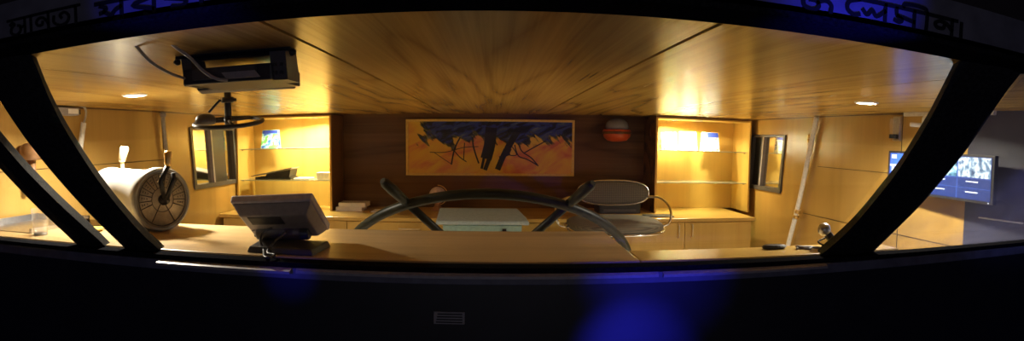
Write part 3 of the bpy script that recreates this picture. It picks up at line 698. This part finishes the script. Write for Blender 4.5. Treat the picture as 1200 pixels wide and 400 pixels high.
for a in (R(-60), R(-120)): m.tube([fp(a, .03, .003), fp(a, rad*.9, .003)], .0026, 6)
for k in range(13):
    a = R(-20+(k+.5)*220/13)
    for rr in (.60, .70, .79): m.tube([fp(a-.045, rad*rr, .002), fp(a+.045, rad*rr, .002)], .0022, 5)
m.build('dial_marks', M['dialm'], dl)
MB().lathe([(.03, 0), (.035, .02), (.025, .05), (.001, .055)], fc, ax, 24).build('boss', M['blackm'], tl)
def lever(sx, lean, mat, off, base):
    b = base+ax*.045
    top = base+ax*off+tz*.245+tx*lean
    l = MB().tube([b+tx*sx*.2, b+tz*.11+tx*(lean*.4+sx), base+ax*off+tz*.205+tx*lean*.85], [.012, .017, .016], 10).build('lever', M['blackm'], tl)
    MB().tube([base+ax*off+tz*.20+tx*lean*.85, base+ax*off+tz*.215+tx*lean*.9, top+tz*.03, top+tz*.045], [.018, .021, .026, .018], 12).build('grip', M[mat], l)
lever(-.04, .02, 'brass', .05, fc)
MB().tube([fc+ax*.05, fc+ax*.05+tz*.12+tx*.055, fc+ax*.05+tz*.16+tx*.05], [.015, .017, .014], 10).build('lever', M['blackm'], tl)
hb = back+ax*.22
l = MB().tube([hb+tz*rad*.8, hb+tz*(rad+.05)], .015, 10).build('lever', M['pbrass'], tl)
MB().tube([hb+tz*(rad+.045), hb+tz*(rad+.06), hb+tz*(rad+.135)+tx*.02, hb+tz*(rad+.15)+tx*.022], [.02, .026, .032, .024], 14).build('grip', M['pbrass'], l)
for s in (.12, Ld-.14):
    q = back+ax*s
    MB().hexa([q+tx*.13-tz*(q.z-DT)-ax*.03, q-tx*.13-tz*(q.z-DT)-ax*.03, q-tx*.13-tz*(q.z-DT)+ax*.03, q+tx*.13-tz*(q.z-DT)+ax*.03],
              [q+tx*.09-tz*.165-ax*.02, q-tx*.09-tz*.165-ax*.02, q-tx*.09-tz*.165+ax*.02, q+tx*.09-tz*.165+ax*.02]).build('foot', M['drum'], tl)

# display on the dashboard, its back to the windscreen
mn = thing('monitor', 'dark display unit with a tilted screen, back turned to the windscreen, on the dashboard', 'monitor', (-1.02, 2.8, DT))
A = P(268, 236, 1, 2.74); B = P(364, 231, 1, 2.74); Cc = P(391, 269, 1, 3.02); D = P(296, 269, 1, 3.02)
ex = ((B-A)+(Cc-D)).normalized(); ey = ((A-D)+(B-Cc)).normalized(); cen = (A+B+Cc+D)/4; mtx = oriented(cen, ex, ey); wM = (B-A).length*.5; hM = ((A-D).length)*.5
nz = mtx.to_3x3() @ Vector((0, 0, 1)); sgn = 1 if nz.y < 0 else -1     # side turned to the windscreen
def mo(x, y, z): return mtx @ Vector((x, y, sgn*z))
m = MB(); m.hexa([mo(-wM, -hM, -.03), mo(wM, -hM, -.03), mo(wM, hM, -.03), mo(-wM, hM, -.03)], [mo(-wM, -hM, .012), mo(wM, -hM, .012), mo(wM, hM, .012), mo(-wM, hM, .012)]); m.build('bezel', M['pgrey'], mn, bevel=.010, seg=3)
m = MB(); m.hexa([mo(-wM*.97, -hM*.95, .011), mo(wM*.97, -hM*.95, .011), mo(wM*.97, hM*.95, .011), mo(-wM*.97, hM*.95, .011)], [mo(-wM*.8, -hM*.72, .065), mo(wM*.8, -hM*.72, .065), mo(wM*.8, hM*.70, .065), mo(-wM*.8, hM*.70, .065)]); m.build('back_shell', M['mgrey'], mn, bevel=.008)
m = MB()
for i in range(7): m.hexa([mo(-wM*.62, hM*(.62-.07*i)-.003, .064), mo(wM*.2, hM*(.62-.07*i)-.003, .064), mo(wM*.2, hM*(.62-.07*i)+.003, .064), mo(-wM*.62, hM*(.62-.07*i)+.003, .064)], [mo(-wM*.62, hM*(.62-.07*i)-.003, .069), mo(wM*.2, hM*(.62-.07*i)-.003, .069), mo(wM*.2, hM*(.62-.07*i)+.003, .069), mo(-wM*.62, hM*(.62-.07*i)+.003, .069)])
m.build('vents', M['dgrey'], mn)
m = MB(); m.hexa([mo(-wM*.75, -hM*.70, .066), mo(-wM*.15, -hM*.70, .066), mo(-wM*.15, -hM*.2, .066), mo(-wM*.75, -hM*.2, .066)], [mo(-wM*.75, -hM*.70, .072), mo(-wM*.15, -hM*.70, .072), mo(-wM*.15, -hM*.2, .072), mo(-wM*.75, -hM*.2, .072)]); m.build('connector_panel', M['lgrey'], mn)
m = MB(); m.hexa([mo(-wM*.95, -hM*.97, .014), mo(wM*.3, -hM*.97, .014), mo(wM*.3, -hM*.82, .014), mo(-wM*.95, -hM*.82, .014)], [mo(-wM*.9, -hM*.93, .05), mo(wM*.3, -hM*.93, .05), mo(wM*.3, -hM*.84, .055), mo(-wM*.9, -hM*.84, .055)]); m.build('lower_housing', M['black'], mn, bevel=.005)
jn = mo(wM*.02, -hM*.35, .075)
MB().lathe([(.03, -.14), (.035, -.13), (.035, .13), (.03, .14)], jn, ex, 20).build('hinge', M['black'], mn)
MB().hexa([(jn.x-.09, jn.y-.02, DT+.02), (jn.x+.10, jn.y-.02, DT+.02), (jn.x+.10, jn.y+.09, DT+.02), (jn.x-.09, jn.y+.09, DT+.02)], [(jn.x-.08, jn.y-.01, jn.z), (jn.x+.08, jn.y-.01, jn.z), (jn.x+.08, jn.y+.06, jn.z), (jn.x-.08, jn.y+.06, jn.z)]).build('stand', M['black'], mn, bevel=.006)
b1, b2, b3, b4 = P(289, 296, 2, DT), P(367, 301, 2, DT), P(388, 289, 2, DT), P(306, 286, 2, DT)
bt = [Vector((p.x, p.y, DT+.03)) for p in (b1, b2, b3, b4)]; bc = sum(bt, Vector())/4
MB().hexa([Vector((p.x, p.y, DT+.0006)) for p in (b1, b2, b3, b4)], [bc+(p-bc)*.93 for p in bt]).build('foot_plate', M['black'], mn, bevel=.006)
zc = DT+.008
q_ = lambda a, b: Vector((P(a, b, 2, DT).x, P(a, b, 2, DT).y, zc))
MB().tube(spl([P(318, 268, 1, 2.80), P(308, 273, 1, 2.72), P(305, 283, 1, 2.68), P(309, 293, 1, 2.64), q_(310, 303), q_(316, 304), q_(322, 301), q_(314, 299), P(316, 290, 1, 2.66), P(324, 281, 1, 2.70), P(334, 273, 1, 2.78)], 8), .0065).build('cable', M['black'], mn)

# small things on the dashboard and sill
tp = P(40, 277, 2, DT)
t = thing('tumbler', 'clear glass tumbler on the dashboard behind the left side pane', 'glass', (tp.x, tp.y+.06, DT))
MB().lathe([(.045, 0), (.055, .16), (.058, .165), (.052, .16), (.042, .012), (.001, .012)], (tp.x, tp.y+.06, DT), n=32).build('bowl', M['tumb'], t)
MB().lathe([(.001, .001), (.041, .001), (.043, .014), (.001, .014)], (tp.x, tp.y+.06, DT), n=32).build('base', M['drum'], t)
t = thing('tray', 'long silver tray lying on the dashboard at the left wall', 'tray', (-2.9, 3.0, DT))
m = MB(); m.box((-3.12, 2.75, DT), (-2.62, 3.35, DT+.006))
m.box((-3.12, 2.75, DT), (-3.10, 3.35, DT+.05)); m.box((-2.64, 2.75, DT), (-2.62, 3.35, DT+.03)); m.box((-3.12, 3.33, DT), (-2.62, 3.35, DT+.05)); m.build('pan', M['alu'], t, bevel=.003)
MB().tube(spl([(-3.0, 3.34, DT+.05), (-2.98, 3.34, DT+.08), (-2.78, 3.34, DT+.08), (-2.76, 3.34, DT+.05)], 4), .006).build('handle', M['chrome'], t)
yp = P(108, 271, 2, DT)
t = thing('dish', 'small yellow dish on the dashboard at the foot of the grey telegraph', 'dish', (yp.x, yp.y, DT))
MB().lathe([(.05, 0), (.07, .012), (.075, .02), (.066, .02), (.05, .008), (.001, .008)], (yp.x, yp.y, DT)).build('bowl', M['yellow'], t)
op = P(905, 291, 2, DT)
t = thing('oval_case', 'flat black oval case on the sill shelf near the white conduit', 'case', (op.x, op.y-.06, DT))
m = MB(); pad(m, op.x, op.y-.02, DT+.011, .065, .03, .02, 0, 32, 2.2); m.build('shell', M['black'], t)
MB().tube(rim_pts(op.x, op.y-.02, DT+.011, .066, .031, 0, 2.2, 32), .003, 6, closed=True).build('zip', M['dgrey'], t)
ca = P(934, 293, 2, DT); cb = P(962, 293, 2, DT)
tag(MB().tube(spl([(ca.x, ca.y, DT+.006), (ca.x+.03, ca.y+.03, DT+.006), (ca.x+.06, ca.y-.02, DT+.006), (ca.x+.10, ca.y+.03, DT+.006), (ca.x+.05, ca.y+.05, DT+.006), (ca.x+.01, ca.y+.02, DT+.014), (ca.x+.12, ca.y, DT+.006), (cb.x+.04, cb.y-.02, DT+.006)], 8), .006).build('cable', M['lgrey'], origin=(ca.x, ca.y, DT)), 'coiled grey cable lying on the sill shelf beside the microphone', 'cable')
ma, mb_ = P(965, 268, 1, 2.75), P(980, 288, 1, 2.72)
t = thing('microphone', 'black microphone with a silver head leaning on the sill shelf by the right pillar', 'microphone', (mb_.x, 2.72, DT))
dv = (mb_-ma).normalized()
MB().lathe([(.02, .0), (.024, .02), (.021, .06), (.014, .13)], ma+dv*.02, dv, 20).build('handle', M['black'], t)
MB().lathe([(.001, -.042), (.018, -.036), (.033, -.02), (.036, -.005), (.030, .015), (.022, .025)], ma+dv*.012, dv, 24).build('head', M['alu'], t)
MB().tube(spl([ma+dv*.14, (mb_.x+.03, 2.70, DT+.01), (mb_.x-.05, 2.68, DT+.007), (mb_.x-.10, 2.74, DT+.03), (mb_.x-.04, 2.76, DT+.05)], 8), .005).build('cord', M['black'], t)

# ------------------------------------------------------------------ ceiling fittings
def downlight(x, y, label):
    t = thing('ceiling_light', label, 'lamp', (x, y, ZC), 'ceiling downlights')
    MB().lathe([(.085, 0), (.085, -.004), (.075, -.010), (.07, -.010), (.068, -.002)], (x, y, ZC), n=40).build('trim_ring', M['white'], t)
    MB().lathe([(.001, -.003), (.068, -.003), (.068, -.006), (.055, -.010), (.03, -.012), (.001, -.013)], (x, y, ZC), n=40).build('lens', M['lens'], t)
    lamp('downlight', 'AREA', (x, y, ZC-.016), DOWN_W, WARM, .13, look=(x, y, 0), spread=R(158))
downlight(-2.21, 3.35, 'round lit downlight in the ceiling at the left')
downlight(2.41, 3.48, 'round lit downlight in the ceiling at the right')

# display hung under the ceiling
rd = thing('hanging_display', 'black display unit hung under the ceiling on a metal bracket', 'display', (-.95, 2.15, ZC))
m = MB(); m.box((-1.15, 2.03, ZC-.012), (-.695, 2.07, ZC-.001)); m.box((-1.13, 2.03, ZC-.012), (-.715, 2.14, ZC-.006)); m.build('ceiling_plate', M['blackm'], rd)
for xa_, xb_ in ((-1.13, -1.09), (-.775, -.715)):
    a = MB().hexa([(xa_, 2.04, ZC-.012), (xb_, 2.04, ZC-.012), (xb_, 2.16, ZC-.012), (xa_, 2.16, ZC-.012)], [(xa_, 2.06, 1.975), (xb_, 2.06, 1.975), (xb_, 2.20, 1.975), (xa_, 2.20, 1.975)]).build('bracket_arm', M['dgrey'], rd)
    k = MB()
    for dy in (0, .05):
        for dz in (0, .03): k.cbox((xa_+.018+dy*.5, 2.048+dz*.1, 2.0+dz), (.014, .012, .012))
    k.build('slots', M['black'], a)
MB().box((-1.12, 2.03, 1.975), (-.765, 2.36, 2.035)).build('housing', M['black'], rd, bevel=.006)
MB().box((-1.07, 2.012, 1.99), (-.82, 2.03, 2.03)).build('rear_cover', M['dgrey'], rd)
MB().hexa([(-.93, 2.010, 1.985), (-.80, 2.010, 1.985), (-.80, 2.014, 1.985), (-.93, 2.014, 1.985)], [(-.95, 2.010, 2.01), (-.82, 2.010, 2.01), (-.82, 2.014, 2.01), (-.95, 2.014, 2.01)]).build('rating_plate', M['lgrey'], rd)
m = MB(); m.hexa([(-1.235, 2.36, 1.985), (-.80, 2.36, 1.985), (-.80, 2.36, 2.082), (-1.235, 2.36, 2.082)], [(-1.235, 2.405, 1.97), (-.80, 2.405, 1.97), (-.80, 2.405, 2.082), (-1.235, 2.405, 2.082)]); m.build('front_bezel', M['black'], rd, bevel=.006)
MB().box((-1.17, 2.34, 1.985), (-.86, 2.36, 1.997)).build('lower_strip', M['lgrey'], rd)
for sx in (-1.145, -.70):
    MB().lathe([(.012, 0), (.014, .008), (.008, .02)], (sx, 2.05, ZC-.02), (1 if sx > -.9 else -1, 0, 0), 14).build('knob', M['blackm'], rd)
def cable(pts, r, mat, label):
    q = spl(pts, 8); o = MB().tube(q, r, 8).build('ceiling_cable', M[mat], origin=tuple(q[0])); return tag(o, label, 'cable', 'cables to the hanging display')
cable([P(146, 36, 1, 1.66), P(158, 52, 1, 1.72), P(176, 72, 1, 1.82), P(197, 85, 1, 1.92), P(216, 92, 1, 2.02)], .006, 'gpipe', 'grey cable sagging from the ceiling to the left end of the hanging display')
cable([P(184, 34, 1, 1.66), P(203, 53, 1, 1.80), P(222, 67, 1, 1.88), P(238, 83, 1, 1.93), P(253, 92, 1, 1.96), P(266, 94, 1, 2.01)], .006, 'lgrey', 'cable running from the windscreen head across the back of the hanging display')

# searchlight hand wheel
sx, sy, sz = -1.43, 3.1, 1.868
sw = thing('hand_wheel', 'black overhead hand wheel on a stem hanging from the ceiling below the display', 'wheel', (sx, sy, ZC))
tn = Vector((.02, -.17, 1)).normalized(); a1 = tn.orthogonal().normalized(); a2 = tn.cross(a1); so = Vector((sx, sy, sz))
def swp(a, r, o=0): return so+(a1*math.cos(a)+a2*math.sin(a))*r+tn*o
MB().tube([swp(2*math.pi*k/60, .19) for k in range(60)], .0125, 10, closed=True).build('rim', M['black'], sw)
for k in range(3): MB().tube([swp(R(20+120*k), .0, .01), swp(R(20+120*k), .19)], .008, 8).build('spoke', M['black'], sw)
MB().tube([so-tn*.02, so+tn*.03], .022, 14).build('hub', M['black'], sw)
MB().tube([(sx, sy, sz+.02), (sx, sy, ZC-.002)], .020, 14).build('stem', M['blackm'], sw)
MB().lathe([(.035, 0), (.035, .03)], (sx, sy, sz+.11), n=18).build('collar', M['blackm'], sw)
MB().tube([(sx+.05, sy, sz+.125), (sx-.05, sy, sz+.125), (sx-.11, sy-.02, sz+.06)], .008, 8).build('locking_lever', M['blackm'], sw)
kp = Vector((sx-.115, sy-.05, sz+.02))
MB().lathe([(.001, -.035), (.05, -.028), (.06, -.005), (.05, .02), (.02, .032), (.001, .032)], kp, n=24).build('knob', M['dgrey'], sw)

# ------------------------------------------------------------------ things on the side walls
pts = [P(957, 137, 0, XR-.042), P(948, 180, 0, XR-.042), P(940, 220, 0, XR-.042), P(932, 255, 0, XR-.042), P(923, 290, 0, XR-.042)]
pts[0].z = min(pts[0].z, ZC-.003)
cd = thing('conduit', 'pale conduit pipe with brass clips running down the right wall', 'pipe', (XR, pts[0].y, .6))
MB().tube(spl(pts+[Vector((XR-.042, pts[-1].y+.1, .3)), Vector((XR-.042, pts[-1].y+.12, .01))], 6), .026, 12).build('pipe', M['pipe'], cd)
for (a, b) in ((950, 160), (949.5, 165), (935, 248), (933, 254)):
    q = P(a, b, 0, XR-.042)
    MB().lathe([(.028, -.018), (.033, -.014), (.033, .014), (.028, .018)], q, (0, .25, -1), 18).build('clip', M['brass'], cd)
pts = [P(191, 131, 0, XL+.04), P(192, 150, 0, XL+.04), P(194, 170, 0, XL+.04), P(197, 190, 0, XL+.04), P(200, 215, 0, XL+.04)]
pts[0].z = min(pts[0].z, ZC-.003)
cd = thing('conduit', 'grey conduit pipe running down the left wall behind the telegraph', 'pipe', (XL, pts[0].y, .6))
MB().tube(spl(pts+[Vector((XL+.04, pts[-1].y+.02, .7)), Vector((XL+.04, pts[-1].y+.02, .01))], 6), .022, 12).build('pipe', M['gpipe'], cd)
MB().lathe([(.03, -.02), (.034, 0), (.03, .02)], pts[0]-Vector((0, 0, .03)), n=16).build('clip', M['lgrey'], cd)

# grey box with coiled cord, high on the left wall
ja, jb = P(60, 123, 0, XL+.05), P(92, 124, 0, XL+.05)
jz = 2.015
t = thing('junction_box', 'grey junction box with a coiled white cord, high on the left wall', 'box', (XL, (ja.y+jb.y)/2, jz))
MB().box((XL+.001, ja.y, jz), (XL+.09, jb.y-.04, jz+.062)).build('case', M['lgrey'], t, bevel=.006)
MB().box((XL+.088, jb.y-.18, jz+.012), (XL+.093, jb.y-.06, jz+.05)).build('label_plate', M['paper'], t)
MB().box((XL+.02, jb.y-.04, jz+.01), (XL+.07, jb.y, jz+.05)).build('plug', M['black'], t)
q = [P(93, 124, 0, XL+.05), P(99, 126, 0, XL+.05), P(101, 133, 0, XL+.05), P(98, 145, 0, XL+.05)]
MB().tube(spl(q, 8), .009, 8).build('lead', M['gpipe'], t)
hs = []; c0, c1 = P(98, 144, 0, XL+.05), P(93, 182, 0, XL+.05); dd = c1-c0; na = dd.orthogonal().normalized(); nb = dd.normalized().cross(na)
for i in range(240):
    a = i/12*2*math.pi; hs.append(c0+dd*(i/239)+(na*math.cos(a)+nb*math.sin(a))*.017)
MB().tube(hs, .0075, 6).build('coiled_cord', M['white'], t)
# brown reflection on the left wall, added as a solid mushroom shape
lp = P(37, 180, 0, XL+.09)
t = thing('domed_shape', 'brown mushroom-shaped reflection modelled as a solid on the left wall, seen between the left pillars', 'lamp', (XL, lp.y, lp.z))
M['tan'] = plain('tan_brown', (.26, .13, .05), .5)
MB().lathe([(.03, -.05), (.085, -.045), (.095, 0), (.085, .05), (.05, .075), (.001, .08)], lp, n=28).build('mushroom_cap', M['tan'], t)
MB().tube([lp-Vector((0, 0, .05)), lp-Vector((0, 0, .25))], .03, 14).build('stem', M['tan'], t)
MB().box((XL+.001, lp.y-.03, lp.z-.25), (lp.x, lp.y+.03, lp.z-.2)).build('bracket', M['tan'], t)

# small fitting and bracket on the right wall
bp = P(1050, 134, 0, XR-.04); bz = 2.06
t = thing('bulkhead_lamp', 'small clear glass fitting with metal clips, high on the right wall', 'lamp', (XR, bp.y, bz))
MB().box((XR-.03, bp.y-.05, bz-.21), (XR-.001, bp.y+.05, bz)).build('back_plate', M['alu'], t, bevel=.004)
for dy in (-.025, .025):
    MB().lathe([(.001, -.165), (.018, -.16), (.021, -.14), (.021, -.01), (.018, 0)], (XR-.055, bp.y+dy, bz-.02), n=18).build('glass_tube', M['tumb'], t)
    MB().lathe([(.023, -.17), (.024, -.165), (.024, -.14), (.022, -.135)], (XR-.055, bp.y+dy, bz-.02), n=18).build('clip', M['blackm'], t)
ba, bb = P(1067, 146, 1, 3.72), P(1090, 146, 1, 3.60)
t = thing('wall_fixture', 'white wall fixture with a rounded head on a short arm, beside the right pillar', 'fixture', (XR, 3.65, ba.z))
MB().tube([ba, (ba.x+.10, 3.70, ba.z), (XR-.002, 3.62, ba.z+.02)], [.016, .018, .02], 12).build('arm', M['white'], t)
MB().lathe([(.001, -.03), (.035, -.02), (.05, .02), (.05, .06), (.03, .085), (.001, .09)], bb+Vector((-.02, 0, -.01)), n=24).build('head', M['white'], t)

# wall screen showing camera pictures
A_, B_ = P(1045, 176, 0, XR-.03), P(1169, 183, 1, 3.02)
far = Vector((XR-.10, A_.y-.05, 0)); near = Vector((XR-.20, 2.80, 0))
zt, zb = 1.765, 1.43
ex = (near-far); Ws = ex.length; ex = ex.normalized(); nv = Vector((ex.y, -ex.x, 0)); nv = nv if nv.x < 0 else -nv
tv = thing('wall_screen', 'wide wall screen showing blue camera pictures behind the right pillar', 'screen', (XR, (far.y+near.y)/2, zb))
def tvp(u, z, d): return far+ex*(u*Ws)+Vector((0, 0, z))+nv*d
def slab(u0, u1, z0, z1, d0, d1, name, mat, par, bevel=0):
    return MB().hexa([tvp(u0, z0, d0), tvp(u1, z0, d0), tvp(u1, z1, d0), tvp(u0, z1, d0)], [tvp(u0, z0, d1), tvp(u1, z0, d1), tvp(u1, z1, d1), tvp(u0, z1, d1)]).build(name, mat, par, bevel)
slab(0, 1, zb, zt, -.035, 0, 'case', M['black'], tv, .004)
M['scr'] = glow('dark_blue_screen', (.008, .022, .12), 1.0); M['scr2'] = glow('bright_blue_screen', (.03, .10, .62), 1.0); M['bar'] = glow('white_screen_text', (.55, .62, .75), 1.0); M['grid'] = glow('screen_grid', (.03, .07, .30), 1.0)
def feed(name, cols, sc):
    m, nt, b = newmat(name); tc = nt.nodes.new('ShaderNodeTexCoord'); n = nt.nodes.new('ShaderNodeTexNoise'); n.inputs['Scale'].default_value = sc; n.inputs['Detail'].default_value = 3
    nt.links.new(tc.outputs['Object'], n.inputs['Vector']); r = nt.nodes.new('ShaderNodeValToRGB')
    while len(r.color_ramp.elements) < len(cols): r.color_ramp.elements.new(.5)
    for i, c in enumerate(cols): r.color_ramp.elements[i].position = .33+.34*i/(len(cols)-1); r.color_ramp.elements[i].color = (*c, 1)
    nt.links.new(n.outputs['Fac'], r.inputs['Fac']); nt.links.new(r.outputs['Color'], b.inputs['Emission Color']); b.inputs['Emission Strength'].default_value = .75; b.inputs['Base Color'].default_value = (0, 0, 0, 1); return m
for k_ in ('scr', 'scr2', 'bar', 'grid'): M[k_].node_tree.nodes['Principled BSDF'].inputs['Emission Strength'].default_value = .42
M['feed1'] = feed('greenish_camera_picture', [(.02, .06, .12), (.10, .30, .40), (.55, .75, .75), (.05, .15, .25)], 18)
M['feed2'] = feed('grey_camera_picture', [(.02, .05, .12), (.15, .25, .35), (.7, .8, .85), (.08, .15, .25)], 15)
hz = zt-zb
dsp = slab(.02, .98, zb+.02, zt-.015, 0, .002, 'display', M['scr'], tv)
slab(.03, .20, zb+.10, zt-.02, .002, .003, 'picture_tile', M['scr2'], dsp)
slab(.045, .10, zt-.06, zt-.03, .003, .0035, 'picture_text', M['bar'], dsp); slab(.03, .14, zt-.125, zt-.11, .003, .0035, 'picture_text', M['bar'], dsp); slab(.05, .075, zt-.20, zt-.125, .003, .0035, 'picture_text', M['bar'], dsp)
slab(.40, .70, zb+hz*.52, zt-.02, .002, .003, 'picture_tile', M['feed1'], dsp); slab(.71, .975, zb+hz*.52, zt-.02, .002, .003, 'picture_tile', M['feed2'], dsp)
for r_ in range(2):
    for c_ in range(3):
        u = (.30, .50, .78)[c_]; z = zb+hz*(.42-.22*r_)
        slab(u, u+.10, z, z+.008, .002, .003, 'picture_text', M['bar'], dsp)
for z in (.50, .29): slab(.22, .98, zb+hz*z, zb+hz*z+.004, .002, .0026, 'grid_line', M['grid'], dsp)
slab(.702, .708, zb+.02, zt-.02, .002, .0026, 'grid_line', M['grid'], dsp)
slab(.965, .972, zb+.006, zb+.013, 0, .003, 'power_light', M['bar'], tv)
MB().box((XR-.09, 3.4, 1.52), (XR-.001, 3.7, 1.68)).build('wall_mount', M['blackm'], tv)
# pale strip low on the darkened wall end at the far right
ra, rb = P(1147, 255, 0, XR-.02), P(1199, 262, 0, XR-.02)
tag(MB().tube([ra, rb], .006, 8).build('pale_strip', M['white'], origin=tuple(ra)), 'thin pale strip low on the darkened wall end at the right edge', 'rail')
for o in bpy.data.objects:
    if '_o' in o: del o['_o']
scene.cycles.max_bounces = 10; scene.cycles.diffuse_bounces = 5; scene.cycles.glossy_bounces = 4; scene.cycles.transparent_max_bounces = 12
scene.cycles.sample_clamp_indirect = 6
